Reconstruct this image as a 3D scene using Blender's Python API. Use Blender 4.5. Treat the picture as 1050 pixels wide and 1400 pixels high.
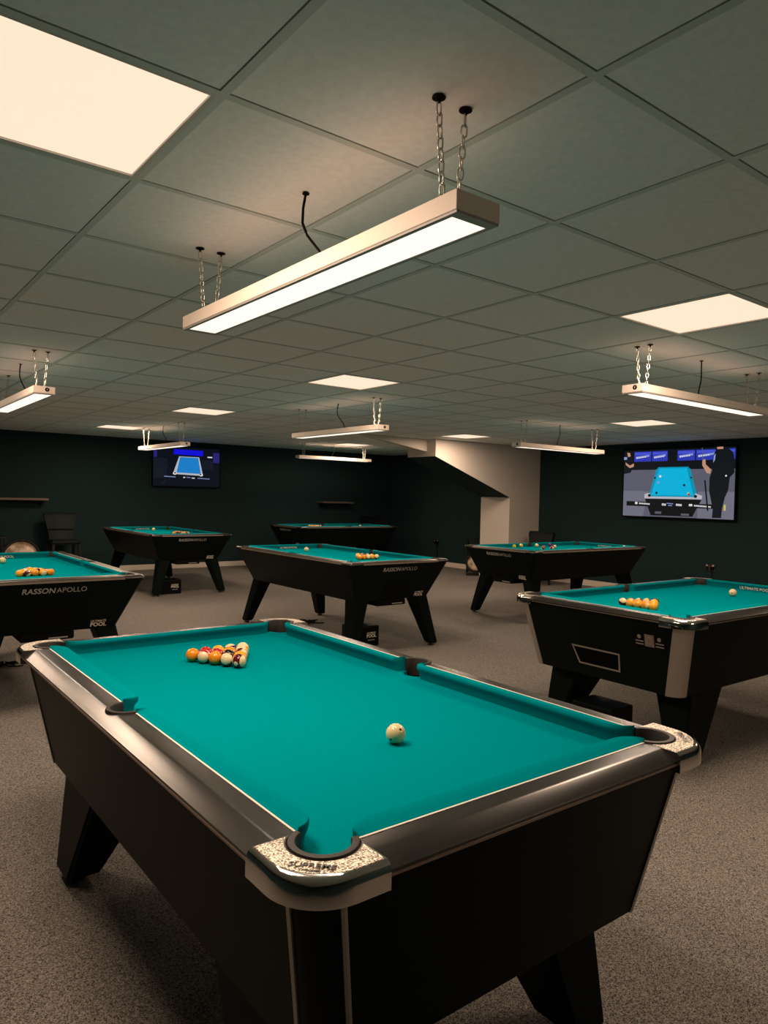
import bpy, bmesh, math, random
from math import sin, cos, pi, sqrt, radians
from mathutils import Matrix, Vector
random.seed(7)
for o in list(bpy.data.objects): bpy.data.objects.remove(o)
SC = bpy.context.scene
COL = SC.collection

# ------------------------------------------------------------------ camera
YAW, PITCH, ROLL = -0.6578, -0.0217, 0.0231
FPX = 983.7
CAMPOS = Vector((-0.727, -1.5951, 1.42))
fw = Vector((-sin(YAW)*cos(PITCH), cos(YAW)*cos(PITCH), sin(PITCH)))
rt0 = Vector((cos(YAW), sin(YAW), 0)); up0 = rt0.cross(fw)
RT = cos(ROLL)*rt0 + sin(ROLL)*up0; UP = -sin(ROLL)*rt0 + cos(ROLL)*up0
cd = bpy.data.cameras.new('camera'); cam = bpy.data.objects.new('camera', cd); COL.objects.link(cam)
cd.sensor_fit = 'VERTICAL'; cd.sensor_height = 36; cd.lens = 36*FPX/1400
cd.clip_start = 0.02; cd.clip_end = 100
m = Matrix((RT, UP, -fw)).transposed().to_4x4(); m.translation = CAMPOS
cam.matrix_world = m
SC.camera = cam

# ------------------------------------------------------------------ world, exposure, light levels
w = bpy.data.worlds.new('world'); SC.world = w; w.use_nodes = True
w.node_tree.nodes['Background'].inputs[0].default_value = (0.02, 0.022, 0.02, 1)
w.node_tree.nodes['Background'].inputs[1].default_value = 0.3
vs = SC.view_settings
vs.view_transform = 'Standard'; vs.look = 'None'; vs.gamma = 1; vs.use_curve_mapping = False
vs.exposure = 0.0
PANEL_W = 30.0          # light given by one ceiling panel
PEND_W = 12.0           # light given by one hanging table light
PANEL_COL = (1.0, 0.72, 0.52)
PEND_COL = (1.0, 0.80, 0.63)

ZC = 2.351              # underside of the ceiling grid
XL, XR, YF, YB = -3.0, 9.40, -3.6, 11.25   # room

# ------------------------------------------------------------------ materials
def mat(name, col, rough=0.5, metal=0.0, spec=0.5, noise=None, bump=None, emit=None, coat=0.0, sheen=0.0, ior=None):
    m = bpy.data.materials.new(name); m.use_nodes = True
    nt = m.node_tree; b = nt.nodes['Principled BSDF']
    b.inputs['Base Color'].default_value = (*col, 1); b.inputs['Roughness'].default_value = rough
    b.inputs['Metallic'].default_value = metal; b.inputs['Specular IOR Level'].default_value = spec
    b.inputs['Coat Weight'].default_value = coat
    if sheen:
        b.inputs['Sheen Weight'].default_value = sheen; b.inputs['Sheen Roughness'].default_value = 0.5
        b.inputs['Sheen Tint'].default_value = (*[min(1, c*1.6+.05) for c in col], 1)
    tc = None
    if noise or bump:
        tc = nt.nodes.new('ShaderNodeTexCoord')
    if noise:                                   # (scale, second colour, contrast lo, hi, detail)
        sc, c2, lo, hi, det = noise
        n = nt.nodes.new('ShaderNodeTexNoise'); n.inputs['Scale'].default_value = sc; n.inputs['Detail'].default_value = det
        r = nt.nodes.new('ShaderNodeValToRGB'); r.color_ramp.elements[0].position = lo; r.color_ramp.elements[1].position = hi
        r.color_ramp.elements[0].color = (*col, 1); r.color_ramp.elements[1].color = (*c2, 1)
        nt.links.new(tc.outputs['Object'], n.inputs['Vector']); nt.links.new(n.outputs['Fac'], r.inputs['Fac'])
        nt.links.new(r.outputs['Color'], b.inputs['Base Color'])
    if bump:                                    # (scale, strength, distance, kind)
        sc, st, di, kind = bump
        if kind == 'voronoi':
            n = nt.nodes.new('ShaderNodeTexVoronoi'); out = 'Distance'
        else:
            n = nt.nodes.new('ShaderNodeTexNoise'); n.inputs['Detail'].default_value = 3; out = 'Fac'
        n.inputs['Scale'].default_value = sc
        bp = nt.nodes.new('ShaderNodeBump'); bp.inputs['Strength'].default_value = st; bp.inputs['Distance'].default_value = di
        nt.links.new(tc.outputs['Object'], n.inputs['Vector']); nt.links.new(n.outputs[out], bp.inputs['Height'])
        nt.links.new(bp.outputs['Normal'], b.inputs['Normal'])
    if emit:
        b.inputs['Emission Color'].default_value = (*emit[0], 1); b.inputs['Emission Strength'].default_value = emit[1]
    return m

M = {}
M['tile'] = mat('ceiling_tile', (0.80, 0.84, 0.83), 0.95, spec=0.1, noise=(40, (0.86, 0.90, 0.89), .35, .65, 4), bump=(160, .25, .002, 'noise'))
M['tbar'] = mat('grid_bar', (0.60, 0.66, 0.63), 0.6, spec=0.2)
M['void'] = mat('ceiling_void', (0.03, 0.033, 0.03), 0.9)
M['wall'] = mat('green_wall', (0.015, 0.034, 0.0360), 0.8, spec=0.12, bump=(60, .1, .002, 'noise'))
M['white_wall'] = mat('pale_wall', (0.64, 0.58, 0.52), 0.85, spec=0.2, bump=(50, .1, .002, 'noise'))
M['base'] = mat('baseboard_paint', (0.78, 0.68, 0.58), 0.5)
M['felt'] = mat('teal_cloth', (0.0, 0.215, 0.245), 1.0, spec=0.0, noise=(220, (0.0, 0.240, 0.270), .3, .7, 3), bump=(900, .15, .0006, 'noise'))
M['rail'] = mat('black_rail_vinyl', (0.012, 0.0105, 0.009), 0.24, spec=0.65, noise=(14, (0.018, 0.015, 0.012), .35, .7, 5), bump=(500, .12, .0005, 'noise'))
M['black'] = mat('black_laminate', (0.0030, 0.0060, 0.0052), 0.45, spec=0.07, bump=(700, .08, .0004, 'noise'))
M['matte_black'] = mat('matte_black', (0.004, 0.004, 0.004), 0.8, spec=0.1)
M['rubber'] = mat('pocket_rubber', (0.020, 0.016, 0.013), 0.55, spec=0.4)
M['hole'] = mat('pocket_black', (0.003, 0.003, 0.003), 0.9, spec=0.05)
M['white_line'] = mat('white_inlay', (0.82, 0.76, 0.66), 0.4)
M['chrome'] = mat('chrome', (0.72, 0.68, 0.64), 0.13, metal=1)
M['hammer'] = mat('hammered_metal', (0.13, 0.10, 0.075), 0.38, metal=0.75, noise=(330, (0.95, 0.84, 0.70), .40, .58, 1), bump=(330, .9, .0020, 'noise'))
M['silver'] = mat('brushed_silver', (0.42, 0.39, 0.35), 0.45, metal=0.8, bump=(300, .05, .0005, 'noise'))
M['bead'] = mat('rail_bead', (0.30, 0.23, 0.19), 0.3, metal=0.6)
M['rasson_top'] = mat('dark_rail_laminate', (0.030, 0.024, 0.019), 0.30, spec=0.7)
M['rasson_edge'] = mat('pale_rail_edge', (0.34, 0.28, 0.22), 0.35, metal=0.3)
M['logo'] = mat('grey_logo_print', (0.42, 0.40, 0.38), 0.5)
M['logo_white'] = mat('white_logo_print', (0.72, 0.66, 0.56), 0.6)
M['lamp_body'] = mat('lamp_housing', (0.92, 0.80, 0.70), 0.55, spec=0.3)
M['lamp_bezel'] = mat('lamp_bezel', (0.36, 0.33, 0.30), 0.5)
M['steel'] = mat('chain_steel', (0.62, 0.58, 0.52), 0.3, metal=1)
M['panel_frame'] = mat('panel_frame', (0.62, 0.58, 0.52), 0.5)
M['panel_glow'] = mat('panel_diffuser', (0.3, 0.28, 0.26), 0.6, spec=.1, emit=((1.0, 0.77, 0.58), 1.03))
M['pend_glow'] = mat('pendant_diffuser', (0.3, 0.28, 0.26), 0.6, spec=.1, emit=((1.0, 0.86, 0.74), 1.25))
M['leather'] = mat('black_leather', (0.006, 0.010, 0.010), 0.5, spec=0.2)
M['dark_wood'] = mat('dark_wood', (0.010, 0.010, 0.010), 0.4)
M['shelf'] = mat('brown_shelf', (0.17, 0.11, 0.09), 0.5)
M['cushion'] = mat('beige_marbled_cushion', (0.90, 0.72, 0.54), 0.8, noise=(9, (0.42, 0.30, 0.20), .42, .62, 4))
M['ivory'] = mat('cue_ball_dots', (0.80, 0.70, 0.47), 0.12)

def carpet():
    m = mat('carpet', (0.10, 0.09, 0.08), 0.97, spec=0.05)
    nt = m.node_tree; b = nt.nodes['Principled BSDF']
    tc = nt.nodes.new('ShaderNodeTexCoord')
    def noise(s, d):
        n = nt.nodes.new('ShaderNodeTexNoise'); n.inputs['Scale'].default_value = s; n.inputs['Detail'].default_value = d
        nt.links.new(tc.outputs['Object'], n.inputs['Vector']); return n
    n1 = nt.nodes.new('ShaderNodeTexVoronoi'); n1.inputs['Scale'].default_value = 360
    nt.links.new(tc.outputs['Object'], n1.inputs['Vector']); n2 = noise(1.1, 5); n3 = noise(85, 2)
    sx = nt.nodes.new('ShaderNodeSeparateColor'); nt.links.new(n1.outputs['Color'], sx.inputs[0])
    av = nt.nodes.new('ShaderNodeMath'); av.operation = 'MULTIPLY_ADD'; av.inputs[1].default_value = .6; nt.links.new(sx.outputs[0], av.inputs[0])
    hv = nt.nodes.new('ShaderNodeMath'); hv.operation = 'MULTIPLY'; hv.inputs[1].default_value = .4; nt.links.new(n3.outputs['Fac'], hv.inputs[0]); nt.links.new(hv.outputs[0], av.inputs[2])
    r = nt.nodes.new('ShaderNodeValToRGB'); e = r.color_ramp.elements
    e[0].position = 0.22; e[0].color = (0.035, 0.033, 0.030, 1); e[1].position = 0.82; e[1].color = (0.40, 0.37, 0.33, 1)
    nt.links.new(av.outputs[0], r.inputs['Fac'])
    mx = nt.nodes.new('ShaderNodeMix'); mx.data_type = 'RGBA'; mx.blend_type = 'MULTIPLY'; mx.inputs[0].default_value = 0.35
    r2 = nt.nodes.new('ShaderNodeValToRGB'); r2.color_ramp.elements[0].position = .3; r2.color_ramp.elements[1].position = .7
    r2.color_ramp.elements[0].color = (.75, .75, .75, 1)
    nt.links.new(n2.outputs['Fac'], r2.inputs['Fac'])
    nt.links.new(r.outputs['Color'], mx.inputs[6]); nt.links.new(r2.outputs['Color'], mx.inputs[7])
    nt.links.new(mx.outputs[2], b.inputs['Base Color'])
    bp = nt.nodes.new('ShaderNodeBump'); bp.inputs['Strength'].default_value = .4; bp.inputs['Distance'].default_value = .002
    nt.links.new(n1.outputs['Distance'], bp.inputs['Height']); nt.links.new(bp.outputs['Normal'], b.inputs['Normal'])
    return m
M['carpet'] = carpet()

def emat(name, col, s=1.0):
    m = bpy.data.materials.new(name); m.use_nodes = True
    b = m.node_tree.nodes['Principled BSDF']
    b.inputs['Base Color'].default_value = (0.01, 0.01, 0.01, 1); b.inputs['Roughness'].default_value = 0.4; b.inputs['Specular IOR Level'].default_value = 0.1
    b.inputs['Emission Color'].default_value = (*col, 1); b.inputs['Emission Strength'].default_value = s
    return m

# ------------------------------------------------------------------ mesh helpers
def link(name, me, material=None, parent=None, loc=None, smooth=False):
    o = bpy.data.objects.new(name, me); COL.objects.link(o)
    if material is not None and not me.materials: me.materials.append(material)
    if parent is not None: o.parent = parent
    if loc is not None: o.location = loc
    if smooth:
        for p in me.polygons: p.use_smooth = True
    return o
def mesh(name, v, f):
    me = bpy.data.meshes.new(name); me.from_pydata([tuple(p) for p in v], [], f); me.update()
    bm = bmesh.new(); bm.from_mesh(me); bmesh.ops.recalc_face_normals(bm, faces=bm.faces); bm.to_mesh(me); bm.free()
    return me
class MB:
    def __init__(s): s.v = []; s.f = []
    def box(s, x0, x1, y0, y1, z0, z1):
        n = len(s.v); s.v += [(x, y, z) for z in (z0, z1) for y in (y0, y1) for x in (x0, x1)]
        s.f += [tuple(n+i for i in q) for q in ((0,2,3,1), (4,5,7,6), (0,1,5,4), (2,6,7,3), (0,4,6,2), (1,3,7,5))]
        return s
    def loft(s, rings, closed=True, caps=True):
        n0 = len(s.v); k = len(rings[0])
        for r in rings: s.v += [tuple(p) for p in r]
        for i in range(len(rings)-1):
            for j in range(k if closed else k-1):
                a = n0+i*k+j; b = n0+i*k+(j+1) % k
                s.f.append((a, b, b+k, a+k))
        if caps is True or caps == 'start': s.f.append(tuple(n0+j for j in reversed(range(k))))
        if caps is True or caps == 'end': s.f.append(tuple(n0+(len(rings)-1)*k+j for j in range(k)))
        return s
    def cshape(s, nr):
        """close the first and last ring of a C shaped loft (first half outer path, second half inner path)"""
        k = len(s.v)//nr; h = k//2
        for base in (0, (nr-1)*k):
            for j in range(h-1): s.f.append((base+j, base+j+1, base+k-2-j, base+k-1-j))
        return s
    def tube(s, pts, r, seg=6, closed=False):
        pts = [Vector(p) for p in pts]; rings = []
        N = len(pts)
        for i, p in enumerate(pts):
            if closed: t = pts[(i+1) % N]-pts[i-1]
            else: t = pts[min(i+1, N-1)]-pts[max(i-1, 0)]
            t.normalize()
            a = Vector((0, 0, 1)) if abs(t.z) < .9 else Vector((1, 0, 0))
            u = t.cross(a).normalized(); v = t.cross(u)
            rings.append([p+r*(cos(2*pi*j/seg)*u+sin(2*pi*j/seg)*v) for j in range(seg)])
        if closed: rings.append(rings[0])
        return s.loft(rings, True, not closed)
    def lathe(s, prof, seg=24, c=(0, 0), a0=0, a1=2*pi):
        full = abs(a1-a0-2*pi) < 1e-6
        rings = [[(c[0]+r*cos(a0+(a1-a0)*j/seg), c[1]+r*sin(a0+(a1-a0)*j/seg), z) for r, z in prof] for j in range(seg+1)]
        return s.loft(rings, False, False)
    def build(s, name, material, parent=None, loc=None, smooth=False, bevel=0, seg=2):
        me = mesh(name, s.v, s.f)
        if bevel:
            bm = bmesh.new(); bm.from_mesh(me)
            es = [e for e in bm.edges if len(e.link_faces) == 2 and e.calc_face_angle(0) > 0.5]
            bmesh.ops.bevel(bm, geom=es, offset=bevel, segments=seg, affect='EDGES', clamp_overlap=True)
            bm.to_mesh(me); bm.free()
        o = link(name, me, material, parent, loc)
        if smooth: shade(o, smooth if isinstance(smooth, float) else 0.6)
        return o
def shade(o, ang=0.6):
    me = o.data
    for p in me.polygons: p.use_smooth = True
    try: me.set_sharp_from_angle(angle=ang)
    except Exception: pass
def tag(o, label=None, cat=None, group=None, kind=None):
    if label: o['label'] = label
    if cat: o['category'] = cat
    if group: o['group'] = group
    if kind: o['kind'] = kind
    return o
def empty(name, loc=(0, 0, 0), rz=0):
    o = bpy.data.objects.new(name, None); COL.objects.link(o); o.location = loc; o.rotation_euler = (0, 0, rz)
    o.empty_display_size = 0.1
    return o
def copy_tree(o, parent=None):
    c = o.copy(); COL.objects.link(c); c.parent = parent
    for ch in list(o.children): copy_tree(ch, c)
    return c
def text(name, body, size, material, parent, mtx, extrude=0.0005, bold=0.0, align='CENTER', sx=1.0, shear=0.0):
    cu = bpy.data.curves.new('t', 'FONT'); cu.body = body; cu.size = size; cu.extrude = extrude; cu.align_x = align; cu.align_y = 'CENTER'
    cu.offset = bold; cu.resolution_u = 3; cu.shear = shear; cu.space_line = 0.8
    t = bpy.data.objects.new('t', cu); COL.objects.link(t)
    dg = bpy.context.evaluated_depsgraph_get(); me = bpy.data.meshes.new_from_object(t.evaluated_get(dg))
    bpy.data.objects.remove(t)
    me.transform(mtx @ Matrix.Diagonal((sx, 1, 1, 1)))
    me.materials.clear()
    return link(name, me, material, parent)
def frame(o, x, y):
    """matrix with origin o, x axis, y axis"""
    x = Vector(x).normalized(); y = Vector(y); y = (y - x*y.dot(x)).normalized(); z = x.cross(y)
    mm = Matrix((x, y, z)).transposed().to_4x4(); mm.translation = Vector(o); return mm
def project(p):
    d = Vector(p)-CAMPOS; z = d.dot(fw)
    if z < .05: return None
    return 525+FPX*d.dot(RT)/z, 700-FPX*d.dot(UP)/z, z

# ------------------------------------------------------------------ room shell
tag(MB().box(XL, XR, YF, YB, -0.05, 0).build('floor', M['carpet']), 'brown and grey flecked carpet covering the whole floor', kind='structure')
tag(MB().box(XL-.1, XR+.1, YB, YB+.1, 0, ZC+.1).build('wall_back', M['wall']), 'dark green painted wall behind the far tables', kind='structure')
tag(MB().box(XR, XR+.1, YF-.1, YB, 0, ZC+.1).build('wall_right', M['wall']), 'dark green painted wall with the large television', kind='structure')
tag(MB().box(XL-.1, XL, YF-.1, YB, 0, ZC+.1).build('wall_left', M['wall']), kind='structure')
tag(MB().box(XL, XR, YF-.1, YF, 0, ZC+.1).build('wall_front', M['wall']), kind='structure')
tag(MB().box(XL, XR, YB-.018, YB, 0, .095).build('baseboard_back', M['base'], bevel=.004), kind='structure')
X0, X1, Y0, Y1 = 6.88, 8.62, 6.95, 7.64     # stair enclosure
tag(MB().box(XR-.018, XR, YF, Y0, 0, .095).box(XR-.018, XR, Y1, YB-.02, 0, .095).build('baseboard_right', M['base']), kind='structure')
# stair enclosure: pale side wall with sloped lower edge, post down to the floor, dark soffit under the flight
zs0, zs1 = 2.075, 1.45
sw = MB()
prof = [(X0, ZC+.02), (X0, zs0), (X1, zs1), (X1, 0), (XR, 0), (XR, ZC+.02)]
sw.loft([[(x, y, z) for x, z in prof] for y in (Y0, Y1)])
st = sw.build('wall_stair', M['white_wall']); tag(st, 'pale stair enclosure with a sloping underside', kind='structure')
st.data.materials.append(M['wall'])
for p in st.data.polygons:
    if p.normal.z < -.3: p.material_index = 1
# wedge shaped bulkhead running along the ceiling to the stair enclosure
bk = MB(); prof = [(5.55, ZC+.01), (5.62, ZC-.012), (X0, 2.155), (X0, ZC+.01)]
bk.loft([[(x, y, z) for x, z in prof] for y in (7.16, 7.28)])
tag(bk.build('trim_1', M['white_wall']), 'pale wedge bulkhead under the ceiling', kind='structure')

# suspended ceiling: tiles and bars
ceil = MB().box(XL, XR, YF, YB, ZC+.02, ZC+.08).build('ceiling', M['void'])
tag(ceil, 'suspended ceiling of square grey tiles in a metal grid', kind='structure')
PANELS = [(-1, 0), (4, 0), (4, 5), (4, 10), (4, 15), (11, 5), (11, 10), (11, 15), (-1, 5), (11, 0), (-1, 10), (4, -5)]
G = 0.6
i0, i1 = math.floor(XL/G), math.ceil(XR/G); j0, j1 = math.floor(YF/G), math.ceil(YB/G)
tile_me = {}
def tile_mesh(sx, sy):
    k = (round(sx, 3), round(sy, 3))
    if k not in tile_me:
        me = mesh('tile', *(lambda b: (b.v, b.f))(MB().box(0, sx, 0, sy, 0, .016)))
        me.materials.append(M['tile']); tile_me[k] = me
    return tile_me[k]
cells = []
for i in range(i0, i1):
    for j in range(j0, j1):
        if (i, j) in PANELS: continue
        xa, xb = max(i*G+.0115, XL), min(i*G+G-.0140, XR); ya, yb = max(j*G+.0115, YF), min(j*G+G-.0145, YB)
        if xb-xa < .02 or yb-ya < .02: continue
        q = project(((xa+xb)/2, (ya+yb)/2, ZC))
        vis = q is not None and -120 < q[0] < 1170 and -160 < q[1] < 720
        inb = X0-.02 < (xa+xb)/2 and Y0 < (ya+yb)/2 < Y1
        cells.append((0 if vis and not inb else 1, q[2] if q else 99, xa, xb, ya, yb))
cells.sort()
rest = MB(); n = 0
for vis, d, xa, xb, ya, yb in cells:
    if vis == 0 and n < 300:
        o = link('ceiling_tile', tile_mesh(xb-xa, yb-ya), None, ceil, (xa, ya, ZC+.0025)); n += 1
    else: rest.box(xa, xb, ya, yb, ZC+.0025, ZC+.0185)
tag(rest.build('ceiling_tiles_beyond_view', M['tile'], ceil), kind='stuff')
for i in range(i0, i1+1):
    x = i*G
    if XL < x < XR: MB().box(x-.0115, x+.0115, YF, YB, ZC, ZC+.006).build('grid_bar', M['tbar'], ceil)
for j in range(j0, j1+1):
    y = j*G
    if YF < y < YB:
        b = MB()
        for i in range(i0, i1):
            xa, xb = max(i*G+.0115, XL), min((i+1)*G-.0115, XR)
            if xb > xa: b.box(xa, xb, y-.0115, y+.0115, ZC, ZC+.006)
        b.build('grid_bar', M['tbar'], ceil)
# perimeter angle where ceiling meets walls
tag(MB().box(XL, XR, YB-.02, YB, ZC-.003, ZC+.004).build('trim_2', M['tbar']), kind='structure')
tag(MB().box(XR-.02, XR, YF, YB-.02, ZC-.003, ZC+.004).build('trim_3', M['tbar']), kind='structure')

def area_light(name, loc, sx, sy, power, col, parent, spread=180):
    ld = bpy.data.lights.new(name, 'AREA'); ld.shape = 'RECTANGLE'; ld.size = sx; ld.size_y = sy
    ld.energy = power; ld.color = col; ld.spread = radians(spread)
    o = bpy.data.objects.new(name, ld); COL.objects.link(o); o.location = loc; o.parent = parent
    return o
PL = {(-1, 0): 'large glowing square ceiling panel at the top left corner', (4, 0): 'glowing ceiling panel above the right hand hanging light',
      (4, 5): 'glowing ceiling panel above the middle hanging light', (4, 10): 'glowing ceiling panel above the small television, nearer one',
      (4, 15): 'glowing ceiling panel close to the back wall, leftmost far one', (11, 5): 'glowing ceiling panel above the large television',
      (11, 10): 'glowing ceiling panel above the stair enclosure', (11, 15): 'glowing ceiling panel beyond the wedge bulkhead in the far corner',
      (-1, 5): 'nearer ceiling panel past the left edge, over the left table', (-1, 10): 'farther ceiling panel past the left edge, by the back wall', (11, 0): 'ceiling panel past the right edge, before the large television',
      (4, -5): 'added unseen ceiling panel behind the viewer, right of the front table'}  # unseen panel, added to brighten the ceiling at the upper right
for i, j in PANELS:
    t = empty('ceiling_panel_light', ((i+.5)*G, (j+.5)*G, ZC))
    tag(t, PL[(i, j)], 'ceiling light', 'square ceiling panel lights')
    h = .289; fr = .279
    b = MB()
    for x0_, x1_, y0_, y1_ in ((-h, h, -h, -fr), (-h, h, fr, h), (-h, -fr, -fr, fr), (fr, h, -fr, fr)): b.box(x0_, x1_, y0_, y1_, .0, .016)
    b.build('frame', M['panel_frame'], t)
    MB().box(-fr, fr, -fr, fr, .006, .014).build('diffuser', M['panel_glow'], t)
    area_light('panel_lamp', (0, 0, -.004), .54, .54, PANEL_W, PANEL_COL, t)

# ------------------------------------------------------------------ hanging lights over the tables
def link_pts(h, w_, n=14):
    pts = []
    for k in range(n):
        a = 2*pi*k/n; x = w_*cos(a); z = w_*sin(a)
        z += (h/2-w_) * (1 if sin(a) > 1e-6 else -1 if sin(a) < -1e-6 else 0)
        pts.append((x, 0, z))
    return pts
LINK_H, LINK_W, LINK_R = 0.031, 0.0072, 0.0022
link_me = None
def pendant(name_label, cx, cy, rz, zb, detail=False, badge=True, L=1.57, power=1.0):
    """long axis along local Y; zb = underside height"""
    global link_me
    t = empty('hanging_table_light', (cx, cy, zb), rz)
    tag(t, name_label, 'light fixture', 'strip lights hung over the pool tables')
    W, H = .137, .052
    MB().box(-W/2, W/2, -L/2, L/2, .006, H).build('housing', M['lamp_body'], t, bevel=.0015, seg=1)
    lw, ll = .054, L/2-.030
    b = MB()
    for x0_, x1_, y0_, y1_ in ((-W/2+.002, -lw, -L/2+.002, L/2-.002), (lw, W/2-.002, -L/2+.002, L/2-.002), (-lw, lw, -L/2+.002, -ll), (-lw, lw, ll, L/2-.002)):
        b.box(x0_, x1_, y0_, y1_, 0, .006)
    b.build('bezel', M['lamp_bezel'], t)
    MB().box(-lw, lw, -ll, ll, .0015, .0058).build('diffuser', M['pend_glow'], t)
    area_light('pendant_lamp', (0, 0, -.003), 2*lw-.004, 2*ll-.01, PEND_W*power, PEND_COL, t)
    up = area_light('ceiling_glow_fill', (0, 0, H+.004), .09, L-.2, PEND_W*.045*power, (1.0, .66, .48), t, 170); up.rotation_euler = (pi, 0, 0)  # added fill that warms the ceiling above; the closed housing gives no uplight
    top = ZC-zb
    for sy in (-1, 1):
        for sx in (-1, 1):
            x, y = sx*.043, sy*.68; lean = -sx*.020
            hk = MB().lathe([(0, top-.0), (.0165, top-.0), (.0165, top-.0018), (.005, top-.003), (.004, top-.012), (0, top-.012)], 12).build('ceiling_hook', M['matte_black'], t, (x, y, 0))
            n = max(3, round((top-H-.012)/(LINK_H-.0045))); p = (top-H-.010)/n
            if detail:
                if link_me is None:
                    bb = MB().tube(link_pts(LINK_H, LINK_W), LINK_R, 6, True); link_me = mesh('chain_link', bb.v, bb.f); link_me.materials.append(M['steel'])
                    for q in link_me.polygons: q.use_smooth = True
                for k in range(n):
                    o = link('chain_link', link_me, None, hk, (lean*(k+.5)/n, 0, top-.012-(k+.5)*p))
                    o.rotation_euler = (0, 0, (pi/2 if k % 2 else 0)+.35+sx*.2)
            else:
                bb = MB()
                for k in range(n):
                    a = (pi/2 if k % 2 else 0)+.35+sx*.2; zc_ = top-.012-(k+.5)*p
                    bb.tube([(q[0]*cos(a)+lean*(k+.5)/n, q[0]*sin(a), q[2]+zc_) for q in link_pts(LINK_H, LINK_W, 8)], LINK_R, 4, True)
                bb.build('chain', M['steel'], t, (x, y, 0))
    pts = [(0, -.02, top), (-.004, -.012, top-.045), (-.004, -.010, top-.09), (.004, -.026, top-.13), (.014, -.055, top-.165), (.024, -.085, top-.20), (.034, -.11, H)]
    sm = []
    for k in range(len(pts)-1):
        for q in range(4): sm.append(Vector(pts[k]).lerp(Vector(pts[k+1]), q/4))
    sm.append(Vector(pts[-1]))
    cb = MB().tube(sm, .0042, 8).lathe([(0, top-.001), (.011, top-.001), (.011, top-.004), (.004, top-.006)], 10, (0, -.02)).build('power_cable', M['matte_black'], t, smooth=True)
    if badge:
        y = -L/2-.0012
        bd = MB().loft([[(.018+.014*cos(2*pi*k/20), yy, .032+.014*sin(2*pi*k/20)) for k in range(20)] for yy in (y, y+.0015)]).build('badge', M['matte_black'], t)
        MB().loft([[(.018+dx, yy, .032+dz) for dx, dz in ((-.003, -.009), (.003, -.001), (0, .001), (.004, .009), (-.004, .001), (0, -.001))] for yy in (y-.0006, y)]).build('badge_mark', M['logo_white'], bd)
    return t
R90 = -pi/2
pendant('large white strip light on chains above the front table, nearest to the camera', .436, .362, 0, 2.053, True, False, L=1.555)
pendant('white strip light on chains cut by the left edge, over the left table', .41, 4.40, 0, 2.050, power=.85)
pendant('white strip light on chains over the middle table, below a ceiling panel', 3.39, 4.56, 0, 2.040, power=.80)
pendant('white strip light on chains at the right edge, over the coin slot table', 3.79, .88, R90, 2.060, power=.85)
pendant('white strip light on chains in front of the stair enclosure', 6.45, 4.15, R90, 2.035, L=1.62, power=.65)
pendant('small far strip light just above the small television', 3.05, 8.50, 0, 2.035, L=1.65, power=.45)
pendant('dim far strip light hanging by the back wall, behind the middle light', 6.80, 9.70, R90, 2.080, L=1.62, power=.25)

# ------------------------------------------------------------------ pool tables
def arc(cx, cy, r, a0, a1, n): return [(cx+r*cos(a0+(a1-a0)*k/n), cy+r*sin(a0+(a1-a0)*k/n)) for k in range(n+1)]
def rring(hx, hy, r, z, n=6):
    pts = []
    for cx, cy, a in ((hx-r, hy-r, 0), (-hx+r, hy-r, pi/2), (-hx+r, -hy+r, pi), (hx-r, -hy+r, 3*pi/2)):
        pts += [(x, y, z) for x, y in arc(cx, cy, r, a, a+pi/2, n)]
    return pts

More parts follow.
